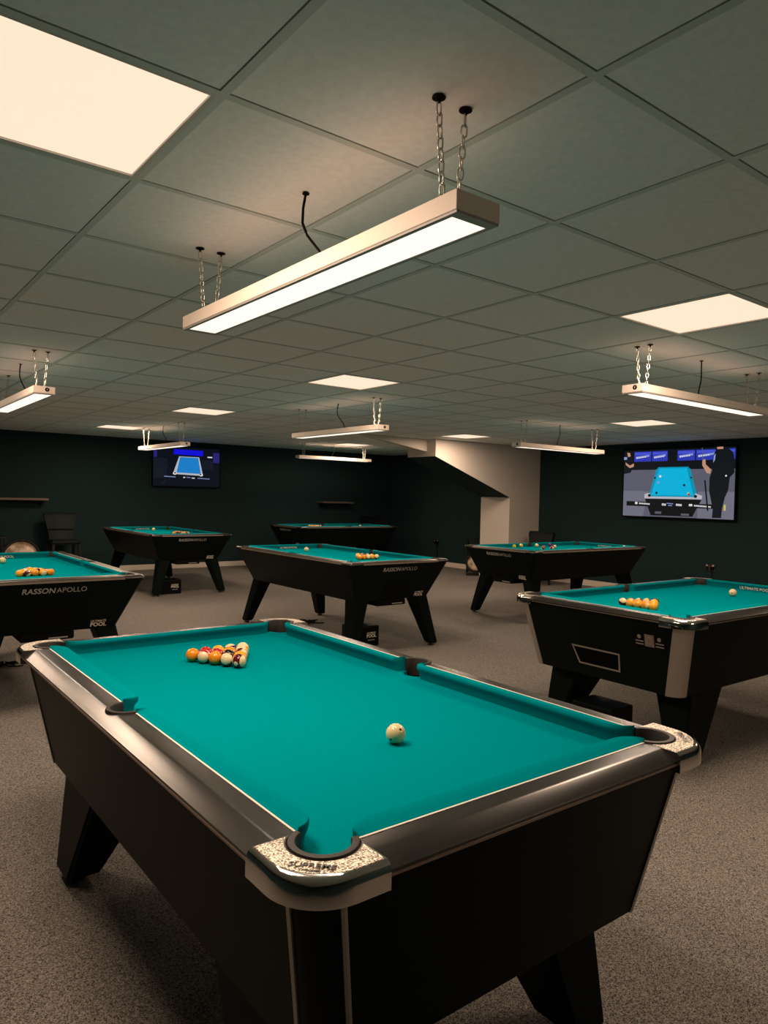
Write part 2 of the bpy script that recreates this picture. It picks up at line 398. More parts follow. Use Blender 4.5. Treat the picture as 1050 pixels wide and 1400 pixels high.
def pool_table(P):
    """long axis along local Y, the logo / coin end at local -Y, origin on the floor"""
    t = empty('pool_table')
    W, L, zt = P['W'], P['L'], P['zt']; hw, hl = P['hw'], P['hl']
    rw = W/2-hw; rl = L/2-hl
    lip = P['lip']; rail_m, edge_m = P['rail_m'], P['edge_m']
    PD = -.042                                        # playing bed below rail top
    # ---- cabinet
    bx, by, zb, r = P['bx'], P['by'], P['zb'], P['r']
    tx, ty, ztop = W/2-P['inset'], L/2-P['inset'], zt-lip-.004
    cab = MB().loft([rring(bx, by, r, zb), rring(bx+(tx-bx)*.02, by+(ty-by)*.02, r, zb+.006), rring(tx, ty, r, ztop)], True, 'start').build('cabinet', P['cab_m'], t, smooth=.4)
    def face_end(x, z, off=.001):                     # point on the sloping end panel at local -Y
        k = (z-zb)/(ztop-zb); return Vector((x, -(by+(ty-by)*k)-off, z))
    upv = (face_end(0, ztop)-face_end(0, zb)).normalized()
    # ---- rails
    def ztopf(u, w_):
        f = u/w_
        if f < .46: return 0
        if f < .56: return -P['roll']*.075*((f-.46)/.1)**2
        if f < .95: return -P['roll']*(.075+.80*(f-.56)/.39)
        return -P['roll']*(.875+.125*((f-.95)/.05)**.7*1.0)
    fr = [0, .2, .46, .49, .525, .56, .75, .95, .98, 1.0]
    mr = .058; mc = .004
    def rail_ring(uin, w_, pos):
        ring = []
        for f in fr:
            u = max(f*w_, uin+1e-5*f); ring.append(pos(u, zt+ztopf(u, w_)))
        ring.append(pos(w_, zt-lip)); ring.append(pos(max(uin, w_*.5), zt-lip)); 
        ring.append(pos(uin, zt-lip if uin > 0 else zt-lip))
        return ring
    capx = P['cap']                                   # cap length along each side from the outer corner
    for sx in (-1, 1):
        for sy in (-1, 1):
            ys = [mr*sin(pi/2*k/8) for k in range(9)] + [.12, .3, .5, .7, L/2-capx]
            rings = []
            for y in ys:
                uin = mc+sqrt(max(0, mr*mr-y*y)) if y < mr else 0
                rings.append(rail_ring(uin, rw, lambda u, z, y=y: (sx*(hw+u), sy*y, z)))
            ro = MB().loft(rings).build('rail', rail_m, t, smooth=.5)
            e0, e1 = sorted((0.0005*sy, sy*(L/2-capx)))
            MB().box(*sorted((sx*(W/2-.010), sx*(W/2+.0015))), e0, e1, zt-lip-.004, zt-lip+P['bead']).build('edge_trim', edge_m, ro)
            a, b_ = sorted((sy*(mr+.004), sy*(L/2-P['tip'])))
            MB().box(*sorted((sx*(hw-.0015), sx*(hw+.0030))), a, b_, zt-.003, zt+.0008).build('inlay_line', M['white_line'], ro)
    for sy in (-1, 1):
        xs = [-(W/2-capx), -.2, .2, W/2-capx]
        ro = MB().loft([rail_ring(0, rl, lambda u, z, x=x: (x, sy*(hl+u), z)) for x in xs]).build('rail', rail_m, t, smooth=.5)
        MB().box(xs[0], xs[-1], *sorted((sy*(L/2-.010), sy*(L/2+.0015))), zt-lip-.004, zt-lip+P['bead']).build('edge_trim', edge_m, ro)
        MB().box(-(W/2-P['tip']), W/2-P['tip'], *sorted((sy*(hl-.0015), sy*(hl+.0030))), zt-.003, zt+.0008).build('inlay_line', M['white_line'], ro)
    # ---- cushions
    nose = .050
    def cush_ring(n_, pos):
        pr = [(0, -.0005), (.42, .0052), (.84, .0102), (.94, .0094), (.995, .0045), (1, -.001), (.94, -.008), (.78, -.015), (.66, PD+.0005), (0, PD+.0005)]
        return [pos(-n_*a, zt+z) for a, z in pr]
    def stations(a, b_, ra, rb):
        out = []
        for k in range(9):
            q = pi/2*k/8; out.append((a+ra*(1-cos(q)), max(.03, sin(q))))
        for k in range(9):
            q = pi/2*(8-k)/8; out.append((b_-rb*(1-cos(q)), max(.03, sin(q))))
        return out
    for sx in (-1, 1):
        for sy in (-1, 1):
            rr = [cush_ring(nose*f, lambda u, z, y=y: (sx*(hw+u), sy*y, z)) for y, f in stations(mr-.004, L/2-P['tip'], .018, .065)]
            MB().loft(rr).build('cushion', M['felt'], t, smooth=.9)
    for sy in (-1, 1):
        rr = [cush_ring(nose*f, lambda u, z, x=x: (x, sy*(hl+u), z)) for x, f in stations(-(W/2-P['tip']), W/2-P['tip'], .065, .065)]
        MB().loft(rr).build('cushion', M['felt'], t, smooth=.9)
    # ---- bed with cloth falling into the pockets
    pc = P['pc']; pr_ = .048; pb = P['pb']; mb = .012
    cxp, cyp = W/2-pc, L/2-pc
    mrb = .044
    def outline(rc, rm):
        qx, qy = W/2-pb, L/2-pb
        aA = math.atan2(-sqrt(rc**2-(hw-qx)**2), hw-qx)+2*pi; aB = math.atan2(hl-qy, -sqrt(rc**2-(hl-qy)**2)) % (2*pi)
        q1 = arc(qx, qy, rc, aA, aB, 12)            # from the side to the end, bulging into the bed
        am = math.acos(-mb/rm); mid = arc(hw+mb, 0, rm, 2*pi-am, am, 12)
        return mid + q1 + [(-x, y) for x, y in reversed(q1)] + [(-x, y) for x, y in reversed(mid)] + [(-x, -y) for x, y in q1] + [(x, -y) for x, y in reversed(q1)]
    MB().loft([[(x, y, zt+PD+dz) for x, y in outline(pr_+g, mrb+g*.7)] for g, dz in ((-.002, -.07), (.0, -.030), (.002, -.014), (.005, -.005), (.010, 0))], True, 'end').build('playing_bed', M['felt'], t, smooth=.7)
    # ---- pockets
    def liner(c, ang, half, ri, ro_):
        pf = [(ri, zt-.060), (ri, zt), (ri+.002, zt+.0035), ((ri+ro_)/2, zt+.0045), (ro_-.002, zt+.0035), (ro_, zt), (ro_, zt-.060)]
        rings = [[(c[0]+r_*cos(a), c[1]+r_*sin(a), z) for r_, z in pf] for a in [ang-half+2*half*k/20 for k in range(21)]]
        return MB().loft(rings).build('pocket_liner', M['rubber'], t, smooth=.8)
    def cup(c, ri):
        MB().lathe([(ri, zt-.080), (ri, zt-.118), (ri*.8, zt-.13), (0, zt-.13)], 16, c).build('pocket_cup', M['hole'], t)
    for sx in (-1, 1):
        liner((sx*(hw+mc), 0), 0 if sx > 0 else pi, radians(94), mrb, mr); cup((sx*(hw-.022), 0), .040)
    for sx in (-1, 1):
        for sy in (-1, 1):
            c = (sx*cxp, sy*cyp); diag = math.atan2(sy, sx)
            liner(c, diag, radians(114), pr_, .0635); cup((c[0]-sx*.022, c[1]-sy*.022), .046)
            # corner cap
            pj = P['cap_out']; cr = P['cap_r']; tip = P['tip']
            def outer(off):
                # corner frame: origin outer corner, x to inside along the end, y to inside along the side
                o_ = -pj+off
                a = [(capx, o_), (capx*.8, o_)] + [(x, y) for x, y in arc(o_+cr, o_+cr, cr, 3*pi/2, pi, 10)] + [(o_, capx*.8), (o_, capx)]
                return a
            def inner(rad, ce):
                a_s = pi-math.asin(min(1, (ce-pc)/rad)); return arc(pc, pc, rad, a_s, 2*pi+pi/2-a_s, 14)
            def lp(off, z): return [(sx*(W/2-x), sy*(L/2-y), z) for x, y in outer(off)+inner(.0650, capx)]
            ht = P['cap_h']
            cp = MB().loft([lp(0, zt-ht), lp(0, zt-.018), lp(.0025, zt-.009), lp(.006, zt-.003), lp(.011, zt+.0005)], True, False).cshape(5).build('corner_cap', P['cap_m'], t, smooth=.5)
            if P['plate']:
                def lp2(off, z):
                    o2 = outer(off); return [(sx*(W/2-min(x, capx-.004)), sy*(L/2-min(y, capx-.004)), z) for x, y in o2] + \
                        [(sx*(W/2-x), sy*(L/2-y), z) for x, y in inner(.0680, capx-.004)]
                MB().loft([lp2(.013, zt+.0003), lp2(.0135, zt+.0014)], True, False).cshape(2).build('hammered_plate', M['hammer'], cp)
                if sy < 0:
                    # raised lettering facing outwards
                    d = Vector((sx, sy, 0)).normalized()
                    o_ = Vector((sx*(W/2-.050), sy*(L/2-.050), zt+.0014)); xx = Vector((-d.y, d.x, 0))
                    text('lettering', 'SUPREME', .0195, M['chrome'], cp, frame(o_, xx, -d), .0014, .0003)
                    text('lettering', 'WINNER', .008, M['chrome'], cp, frame(o_+d*.0145, xx, -d), .0012, .0002)
    # ---- corner trims
    def corner_pt(sx, sy, z, a, off):
        k = (z-zb)/(ztop-zb); hx = bx+(tx-bx)*k; hy = by+(ty-by)*k
        c = (sx*(hx-r), sy*(hy-r)); return Vector((c[0]+sx*(r+off)*cos(a), c[1]+sy*(r+off)*sin(a), z))
    if P['post'] == 'strips':
        for sx in (-1, 1):
            for sy in (-1, 1):
                for a0, a1 in ((-.08, .10), (pi/2-.10, pi/2+.08)):
                    MB().loft([[corner_pt(sx, sy, z, a, off) for a, off in ((a0, -.001), (a0, .0035), ((a0+a1)/2, .0045), (a1, .0035), (a1, -.001))] for z in (zb-.001, ztop-.001)]).build('corner_strip', M['silver'], t)
    elif P['post'] == 'silver':
        for sx in (-1, 1):
            for sy in (-1, 1):
                aa = [-.12+(pi/2+.24)*k/10 for k in range(11)]
                MB().loft([[corner_pt(sx, sy, z, a, .004) for a in aa]+[corner_pt(sx, sy, z, a, -.002) for a in reversed(aa)] for z in (zb-.002, ztop-.001)]).build('corner_post', M['silver'], t, smooth=.5)
    # ---- legs
    lt, lf, fz = P['leg_top'], P['leg_foot'], .022
    for sx in (-1, 1):
        for sy in (-1, 1):
            def rr(q, z, ins=0):
                x0_, x1_, y0_, y1_ = q
                return [(sx*(x0_+ins), sy*(y0_+ins), z), (sx*(x1_-ins), sy*(y0_+ins), z), (sx*(x1_-ins), sy*(y1_-ins), z), (sx*(x0_+ins), sy*(y1_-ins), z)]
            lg = MB().loft([rr(lf, fz), rr(lt, zb+P['leg_up'])]).build('leg', P['leg_m'], t, bevel=.012, seg=3)
            shade(lg, .5)
            cx, cy = sx*(lf[0]+lf[1])/2, sy*(lf[2]+lf[3])/2
            MB().lathe([(0, 0), (.036, 0), (.038, .005), (.034, .010), (.014, .014), (.014, fz+.002), (0, fz+.002)], 16, (cx, cy)).build('levelling_foot', M['chrome'], lg)
    # ---- end details
    if P['kind'] == 'rasson':
        c = face_end(0, .760); mm = frame(c, (1, 0, 0), upv)
        text('maker_lettering', 'RASSON', .052, M['logo'], t, mm @ Matrix.Translation((-.103, 0, 0)), .0004, .0008, sx=1.02, shear=.12)
        text('maker_lettering', 'APOLLO', .050, M['logo'], t, mm @ Matrix.Translation((.100, 0, 0)), .0004, -.0004, sx=1.0)
        c = face_end(.295, .505); mm = frame(c, (1, 0, 0), upv)
        text('sticker_lettering', 'ULTIMATE', .022, M['logo_white'], t, mm @ Matrix.Translation((0, .021, 0)), .0004, .0003)
        text('sticker_lettering', 'POOL', .040, M['logo_white'], t, mm @ Matrix.Translation((0, -.006, 0)), .0004, .0012)
        pan = [face_end(x, z, o_) for x, z, o_ in ((-.15, .50, .002), (.14, .50, .002), (.14, .635, .002), (-.15, .635, .002))]
        pin = [face_end(x, z, -.01) for x, z in ((-.15, .50), (.14, .50), (.14, .635), (-.15, .635))]
        MB().loft([pin, pan]).build('return_panel', M['matte_black'], t)
        tr = MB().box(-.19, .14, -(by+.012), -(by-.25), .420, zb+.002).build('ball_tray', M['matte_black'], t, bevel=.006)
        MB().box(-.02, .10, -(by+.0135), -(by+.011), .432, .440).build('tray_label', M['logo'], tr)
    if P['kind'] == 'coin':
        # coin mechanism and framed ball window on the end panel
        def fpoly(pts, off): return [face_end(x, z, off) for x, z in pts]
        q = [(.255, .645), (.445, .645), (.445, .725), (.255, .725)]
        cm = MB().loft([fpoly(q, -.01), fpoly(q, .004)]).build('coin_mechanism', M['matte_black'], t)
        for x in (.290, .410):
            q = [(x+.011*cos(2*pi*k/12), .700+.011*sin(2*pi*k/12)) for k in range(12)]
            MB().loft([fpoly(q, .003), fpoly(q, .008)]).build('coin_button', M['silver'], cm)
            for z in (.676, .660):
                q = [(x-.024, z-.003), (x+.024, z-.003), (x+.024, z+.003), (x-.024, z+.003)]
                MB().loft([fpoly(q, .003), fpoly(q, .0055)]).build('coin_slot', M['silver'], cm)
        q = [(.322, .652), (.378, .652), (.378, .718), (.322, .718)]
        MB().loft([fpoly(q, .003), fpoly(q, .006)]).build('coin_plate', M['bead'], cm)
        for rr_, ri in ((.020, .014),):
            o1 = [(.350+rr_*cos(2*pi*k/16), .686+rr_*sin(2*pi*k/16)) for k in range(16)]; o2 = [(.350+ri*cos(2*pi*k/16), .686+ri*sin(2*pi*k/16)) for k in range(16)]
            b = MB(); n0 = 0; b.v = fpoly(o1, .0075)+fpoly(o2, .0075)
            b.f = [(k, (k+1) % 16, 16+(k+1) % 16, 16+k) for k in range(16)]; b.build('coin_emblem', M['silver'], cm)
        text('coin_emblem', 'G', .022, M['silver'], cm, frame(face_end(.350, .686, .0075), (1, 0, 0), upv), .0004, .0006)
        oq = [(-.175, .575), (.155, .575), (.150, .468), (-.130, .468)]
        iq = [(-.163, .566), (.146, .566), (.141, .477), (-.122, .477)]
        b = MB()
        b.v = fpoly(oq, .001)+fpoly(oq, .006)+fpoly(iq, .006)+fpoly(iq, .001)
        b.f = [(a+k, a+(k+1) % 4, a+4+(k+1) % 4, a+4+k) for a in (0, 4, 8) for k in range(4)]
        b.build('return_frame', M['silver'], t)
        MB().loft([fpoly(iq, -.01), fpoly(iq, .0015)]).build('return_window', M['hole'], t)
    # ---- writing on the far end cushion
    if P['kind'] != 'plain':
        o_ = Vector((P['word_x'], hl-nose+.004, zt-.026))
        text('cushion_lettering', P['words'], P['word_s'], M['logo_white'], t, frame(o_, (1, 0, 0), (0, -.15, 1)) @ Matrix.Translation((0, 0, .005)), .0004, .0004)
    return t

SUP = dict(W=1.20, L=2.11, zt=.827, hw=.51, hl=.9675, lip=.026, roll=.019, bead=.001, rail_m=M['rail'], edge_m=M['bead'], cab_m=M['black'], leg_m=M['black'],
           bx=.49, by=.95, zb=.40, r=.065, inset=.030, cap=.165, tip=.163, pc=.110, pb=.086, cap_out=.009, cap_r=.105, cap_h=.047, cap_m=M['chrome'], plate=True,
           post='strips', leg_top=(.25, .47, .45, .80), leg_foot=(.37, .49, .70, .85), leg_up=.01, kind='plain', words='', word_x=0, word_s=.03)
tb = pool_table(SUP); tb.location = (.436, .3685, 0)
tag(tb, 'large black pool table in front with chrome corners, thin silver corner strips and teal cloth', 'pool table', 'pool tables')
COIN = dict(SUP); COIN.update(post='silver', kind='coin', words='ULTIMATE POOL - 4', word_x=-.02, word_s=.030)
tb = pool_table(COIN); tb.location = (3.745, .880, 0); tb.rotation_euler = (0, 0, R90-radians(1.0))
tag(tb, 'black pool table at the right edge with wide silver corner posts and a coin slot', 'pool table', 'pool tables')
RAS = dict(W=1.15, L=2.22, zt=.837, hw=.488, hl=1.022, lip=.020, roll=.006, bead=.010, rail_m=M['rasson_top'], edge_m=M['rasson_edge'], cab_m=M['black'], leg_m=M['black'],
           bx=.420, by=.982, zb=.473, r=.035, inset=.004, cap=.140, tip=.139, pc=.104, pb=.082, cap_out=.0006, cap_r=.020, cap_h=.020, cap_m=M['rasson_top'], plate=False,
           post='', leg_top=(.27, .418, .80, .980), leg_foot=(.43, .52, .94, 1.04), leg_up=.02, kind='rasson', words='ULTIMATE POOL', word_x=.02, word_s=.030)
ras = pool_table(RAS)
TB = [('black tapered pool table cut by the left edge, with grey maker lettering', (.443, 4.464, 0), 0),
      ('black tapered pool table in the middle, just behind the front table', (3.405, 4.569, 0), 0),
      ('black tapered pool table in front of the pale stair enclosure', (6.68, 4.33, 0), R90),
      ('black tapered pool table below the small television', (3.24, 8.90, 0), 0),
      ('black tapered pool table in the far corner, half hidden behind the middle table', (7.05, 10.03, 0), R90)]
for k, (lab, loc, rz) in enumerate(TB):
    o = ras if k == 0 else copy_tree(ras)
    o.location = loc; o.rotation_euler = (0, 0, rz); tag(o, lab, 'pool table', 'pool tables')

# ------------------------------------------------------------------ balls
BR = .0254
def ball_mat(name, col, stripe):
    m = mat(name, col, 0.10, spec=0.5); nt = m.node_tree; b = nt.nodes['Principled BSDF']
    tc = nt.nodes.new('ShaderNodeTexCoord'); nv = nt.nodes.new('ShaderNodeVectorMath'); nv.operation = 'NORMALIZE'
    nt.links.new(tc.outputs['Object'], nv.inputs[0]); sp = nt.nodes.new('ShaderNodeSeparateXYZ'); nt.links.new(nv.outputs[0], sp.inputs[0])
    def mth(op, a, v):
        n = nt.nodes.new('ShaderNodeMath'); n.operation = op
        if a is not None: nt.links.new(a, n.inputs[0])
        if not hasattr(v, 'is_linked') and not isinstance(v, (int, float)): nt.links.new(v, n.inputs[1])
        elif isinstance(v, (int, float)): n.inputs[1].default_value = v
        else: nt.links.new(v, n.inputs[1])
        return n.outputs[0]
    cream = (0.80, 0.62, 0.36, 1)
    az = mth('ABSOLUTE', sp.outputs['Z'], 0); ax = mth('ABSOLUTE', sp.outputs['X'], 0)
    mx = nt.nodes.new('ShaderNodeMix'); mx.data_type = 'RGBA'
    mx.inputs[6].default_value = (*col, 1); mx.inputs[7].default_value = cream
    if stripe: nt.links.new(mth('GREATER_THAN', az, .56), mx.inputs[0])
    else: mx.inputs[0].default_value = 0
    mx2 = nt.nodes.new('ShaderNodeMix'); mx2.data_type = 'RGBA'; mx2.inputs[7].default_value = cream
    nt.links.new(mx.outputs[2], mx2.inputs[6]); nt.links.new(mth('GREATER_THAN', sp.outputs['X'], .94), mx2.inputs[0])
    nt.links.new(mx2.outputs[2], b.inputs['Base Color'])
    return m
COLS = {'orange': (.80, .26, .012), 'amber': (.85, .36, .02), 'maroon': (.10, .010, .012), 'red': (.42, .015, .015), 'purple': (.035, .015, .06), 'black': (.008, .008, .010), 'yellow': (.62, .50, .05), 'violet': (.10, .03, .09)}
BM = {}
def ball_me(key):
    if key in BM: return BM[key]
    me = bpy.data.meshes.new('pool_ball'); bm = bmesh.new(); bmesh.ops.create_uvsphere(bm, u_segments=24, v_segments=14, radius=BR); bm.to_mesh(me); bm.free()
    for p in me.polygons: p.use_smooth = True
    if key == 'cue':
        m = mat('cue_ball', (.82, .64, .34), 0.10); nt = m.node_tree; b = nt.nodes['Principled BSDF']
        tc = nt.nodes.new('ShaderNodeTexCoord'); nv = nt.nodes.new('ShaderNodeVectorMath'); nv.operation = 'NORMALIZE'
        ab = nt.nodes.new('ShaderNodeVectorMath'); ab.operation = 'ABSOLUTE'; sp = nt.nodes.new('ShaderNodeSeparateXYZ')
        nt.links.new(tc.outputs['Object'], nv.inputs[0]); nt.links.new(nv.outputs[0], ab.inputs[0]); nt.links.new(ab.outputs[0], sp.inputs[0])
        a = nt.nodes.new('ShaderNodeMath'); a.operation = 'MAXIMUM'; nt.links.new(sp.outputs[0], a.inputs[0]); nt.links.new(sp.outputs[1], a.inputs[1])
        c = nt.nodes.new('ShaderNodeMath'); c.operation = 'MAXIMUM'; nt.links.new(a.outputs[0], c.inputs[0]); nt.links.new(sp.outputs[2], c.inputs[1])
        g = nt.nodes.new('ShaderNodeMath'); g.operation = 'GREATER_THAN'; g.inputs[1].default_value = .991; nt.links.new(c.outputs[0], g.inputs[0])
        mx = nt.nodes.new('ShaderNodeMix'); mx.data_type = 'RGBA'; mx.inputs[6].default_value = (.82, .64, .34, 1); mx.inputs[7].default_value = (.03, .015, .01, 1)
        nt.links.new(g.outputs[0], mx.inputs[0]); nt.links.new(mx.outputs[2], b.inputs['Base Color'])
        me.materials.append(m)
    else:
        col, st = key; me.materials.append(ball_mat('ball_'+col+('_stripe' if st else ''), COLS[col], st))
    BM[key] = me; return me
def ball(key, x, y, bed, label, group, rot=None):
    o = link('cue_ball' if key == 'cue' else 'pool_ball', ball_me(key), None, None, (x, y, bed+BR+.0003))
    if rot is not None: o.rotation_mode = 'QUATERNION'; o.rotation_quaternion = rot
    else: o.rotation_euler = (random.uniform(0, 6.28), random.uniform(0, 6.28), random.uniform(0, 6.28))
    return tag(o, label, 'ball', group)
def aim(xdir, ydir):
    return frame((0, 0, 0), xdir, ydir).to_quaternion()
bedS, bedR = .827-.042, .837-.042
# front table: apex towards the camera end. rows from the apex, left to right
tocam = -fw
rows = [[(('maroon', True), 'maroon striped ball with a white spot at the near tip of the front rack')],
        [(('maroon', True), 'cream and dark maroon ball second along the front edge of the front rack'), (('amber', False), 'amber ball right behind the near tip of the front rack')],
        [(('orange', False), 'orange ball in the middle of the front left edge of the front rack'), (('black', False), 'black ball in the heart of the front rack'), (('maroon', True), 'maroon striped ball on the right edge of the front rack')],
        [(('red', True), 'cream ball with a red band next to the left end ball of the front rack'), (('red', False), 'red ball inside the front rack'), (('orange', False), 'orange ball inside the front rack behind the maroon ones'), (('amber', True), 'amber banded ball on the right edge of the front rack')],
        [(('orange', False), 'plain orange ball at the left end of the front rack'), (('red', False), 'red ball in the back row of the front rack, second from its left end'), (('amber', False), 'amber ball in the middle of the back row of the front rack'), (('purple', True), 'purple striped ball in the back row of the front rack'), (('amber', True), 'cream topped amber ball at the right back corner of the front rack')]]
ax, ay = .457, .778
for r_, row in enumerate(rows):
    for k, (key, lab) in enumerate(row):
        x = ax+(k-r_/2)*(2*BR+.0004); y = ay+r_*.0443
        rot = None
        if r_ == 0: xd = (tocam*.85-RT*.30-UP*.25).normalized(); rot = aim(xd, (RT*.95+tocam*.35).cross(xd))
        elif (r_, k) == (1, 0): rot = aim(RT, (tocam*.3-UP))
        elif (r_, k) == (3, 0): rot = aim(RT*.7+UP*.5, tocam.cross(RT))
        elif (r_, k) == (4, 4): rot = aim(RT, tocam)
        elif not key[1]: rot = aim(-tocam*.6-UP*.6+RT*.2, UP)
        ball(key, x, y, bedS, lab, 'balls racked on the front table', rot)
d1 = RT*.47+UP*.60+tocam*.65; d2 = -RT*.57-UP*.47+tocam*.68
ball('cue', .432, -.166, bedS, 'cream cue ball with small dark marks alone on the front table', 'cue balls', aim(d1, d2))
# racks on the other tables, given in table coordinates
PAT = [('maroon', True), ('orange', False), ('amber', False), ('black', False), ('orange', False), ('orange', True), ('amber', False), ('maroon', True), ('amber', True), ('amber', False), ('orange', True), ('amber', False), ('orange', False), ('maroon', True), ('amber', False)]
def rack(root, bed, bx_, by_, apex, name, shift=0, n=15):
    mw = Matrix.Translation(root.location) @ Matrix.Rotation(root.rotation_euler.z, 4, 'Z')
    i = 0
    for r_ in range(5):
        for k in range(r_+1):
            x = bx_+(k-r_/2)*(2*BR+.0006); y = by_+apex*(4-r_)*.0443
            p = mw @ Vector((x, y, 0)); key = PAT[(i*4+shift) % 15]; i += 1
            what = key[0]+(' striped' if key[1] else '')
            row = ('tip', 'second row', 'third row', 'fourth row', 'base row')[r_]
            pos = {(r_, 0): 'left in', (r_, r_): 'right in'}.get((r_, k), ('', 'second in', 'third in', 'fourth in')[min(k, 3)])
            if r_ == 0: pos = 'at'
            ball(key, p.x, p.y, bed, f'{what} ball {pos} {row}, rack on {name}', f'balls racked on {name}')
def put(root, key, x, y, bed, lab, grp):
    p = Matrix.Translation(root.location) @ Matrix.Rotation(root.rotation_euler.z, 4, 'Z') @ Vector((x, y, 0))
    return ball(key, p.x, p.y, bed, lab, grp)
bpy.context.view_layer.update()
tabs = [o for o in bpy.data.objects if o.name.startswith('pool_table') and o.parent is None]
bylab = {o['label']: o for o in tabs}
coin_t = [o for o in tabs if 'coin slot' in o['label']][0]
tl, tc_, tf, tbl, tbc = [bylab[a[0]] for a in TB]
rack(coin_t, bedS, .03, -.645, 1, 'the coin slot table', 3)
put(coin_t, 'cue', .02, .485, bedS, 'cream cue ball alone on the coin slot table', 'cue balls')
rack(tl, bedR, -.005, -.52, 1, 'the table at the left edge', 1)
put(tl, 'cue', -.03, .55, bedR, 'cream cue ball on the table at the left edge', 'cue balls')
rack(tc_, bedR, .075, -.485, 1, 'the middle table', 2)
put(tc_, 'cue', .02, .585, bedR, 'cream cue ball on the middle table', 'cue balls')
rack(tbl, bedR, .06, -.50, 1, 'the table below the small television', 4)
put(tbl, 'cue', .06, .60, bedR, 'pale cue ball on the table below the small television', 'cue balls')
rack(tbc, bedR, .02, -.52, 1, 'the far corner table', 5)
put(tbc, 'cue', .02, .60, bedR, 'pale cue ball on the far corner table', 'cue balls')
for key, x, y, lab in [(('yellow', False), -.30, -.49, 'yellow ball nearest the left corner of the table by the stair enclosure'), (('yellow', True), -.38, -.27, 'yellow banded ball behind the other yellow one near the stair enclosure'),
                       (('amber', True), -.33, -.02, 'pale amber ball in the loose group near the stair enclosure'), (('violet', True), -.08, -.18, 'violet banded ball in the loose group near the stair enclosure'),
                       (('maroon', True), .12, -.44, 'maroon banded ball at the near side of the loose group by the stair enclosure'), (('violet', False), -.33, .25, 'dark violet ball at the back of the loose group by the stair enclosure'),
                       (('purple', True), -.12, .08, 'purple banded ball at the right of the loose group by the stair enclosure'), (('red', True), .10, -.24, 'red banded ball at the front of the loose group by the stair enclosure')]:
    put(tf, key, x, y, bedR, lab, 'loose balls on the table by the stair enclosure')
put(tf, 'cue', .35, .93, bedR, 'pale cue ball at the right end of the table by the stair enclosure', 'cue balls')

# ------------------------------------------------------------------ televisions
def television(name, origin, xdir, W, H, label, shapes):
    """origin: lower left corner as seen; shapes: (material, [(u,v)...]) with v from the top"""
    t = empty('television', origin); tag(t, label, 'television', 'wall televisions')
    X = Vector(xdir).normalized(); N = X.cross(Vector((0, 0, 1)))          # towards the room
    def P(u, v, d): return X*(u*W)+Vector((0, 0, (1-v)*H))+N*d
    def slab(u0, u1, v0, v1, d0, d1): return [[P(u0, v0, d), P(u1, v0, d), P(u1, v1, d), P(u0, v1, d)] for d in (d0, d1)]
    MB().loft(slab(-.012, 1.012, -.02, 1.02, .03, .074)).build('casing', M['matte_black'], t, bevel=.004)
    MB().loft(slab(.35, .65, .3, .7, .002, .032)).build('wall_bracket', M['matte_black'], t)
    me = bpy.data.meshes.new('screen'); v = []; f = []; mi = []; mats = []
    for k, (mt, pts) in enumerate(shapes):
        if mt not in mats: mats.append(mt)
        n0 = len(v); v += [tuple(P(u, vv, .0745+.00022*k)) for u, vv in pts]; f.append(tuple(range(n0, n0+len(pts)))); mi.append(mats.index(mt))
    me.from_pydata(v, [], f); me.update()
    for q in mats: me.materials.append(q)
    for p, q in zip(me.polygons, mi): p.material_index = q
    bm = bmesh.new(); bm.from_mesh(me)
    for fc in bm.faces:
        if fc.normal.dot(N) < 0: fc.normal_flip()
    bm.to_mesh(me); bm.free()
    link('screen', me, None, t)
    return t
def R(u0, u1, v0, v1): return [(u0, v0), (u1, v0), (u1, v1), (u0, v1)]
def disc(u, v, r, asp): return [(u+r*cos(2*pi*k/12), v+r*asp*sin(2*pi*k/12)) for k in range(12)]
S = {k: emat('screen_'+k, c) for k, c in dict(floor=(.10, .10, .14), floor2=(.15, .15, .20), dark=(.003, .005, .008), navy=(.004, .010, .03), blue=(.025, .04, .42), blue2=(.06, .08, .60), pale=(.25, .30, .62), cloth=(0, .42, .68),
     cloth2=(0, .27, .42), chrome=(.45, .45, .50), black=(.004, .005, .006), skin=(.50, .26, .17), white=(.7, .7, .72), grey=(.10, .10, .13), shirt=(.004, .007, .010), yellow=(.6, .5, .1), red=(.3, .05, .05),
     lnavy=(.002, .004, .010), lblue=(.005, .005, .65), lcloth=(.01, .20, .55), lviolet=(.02, .015, .16), lspeck=(.005, .009, .018)).items()}
sh = [(S['floor'], R(0, 1, 0, 1)), (S['floor2'], [(0, .62), (.25, .62), (.2, 1), (0, 1)]), (S['floor2'], R(.70, 1, .62, 1)), (S['dark'], R(0, 1, 0, .30)), (S['black'], R(0, 1, 0, .015))]
for a, b_ in ((.10, .265), (.275, .42), (.51, .665), (.675, .85), (.93, 1.0)):
    sh += [(S['blue'], R(a, b_, .025, .175)), (S['blue2'], R(a+.005, b_-.005, .04, .075)), (S['pale'], [(a+.015, .10), (b_-.02, .075), (b_-.015, .10), (a+.02, .135)])]
    sh += [(S['white'], [(a+.02+.02*k, .112-.003*k), (a+.033+.02*k, .108-.003*k), (a+.033+.02*k, .124-.003*k), (a+.02+.02*k, .128-.003*k)]) for k in range(5) if a+.04+.02*k < b_-.01]
sh += [(S['shirt'], [(0, .04), (.05, .03), (.085, .09), (.10, .22), (.07, .34), (0, .36)]), (S['skin'], [(.03, .03), (.06, .04), (.065, .09), (.04, .10)]), (S['skin'], [(.015, .18), (.06, .23), (.10, .20), (.10, .25), (.06, .27), (.02, .22)]), (S['pale'], R(.0, .03, .10, .14))]
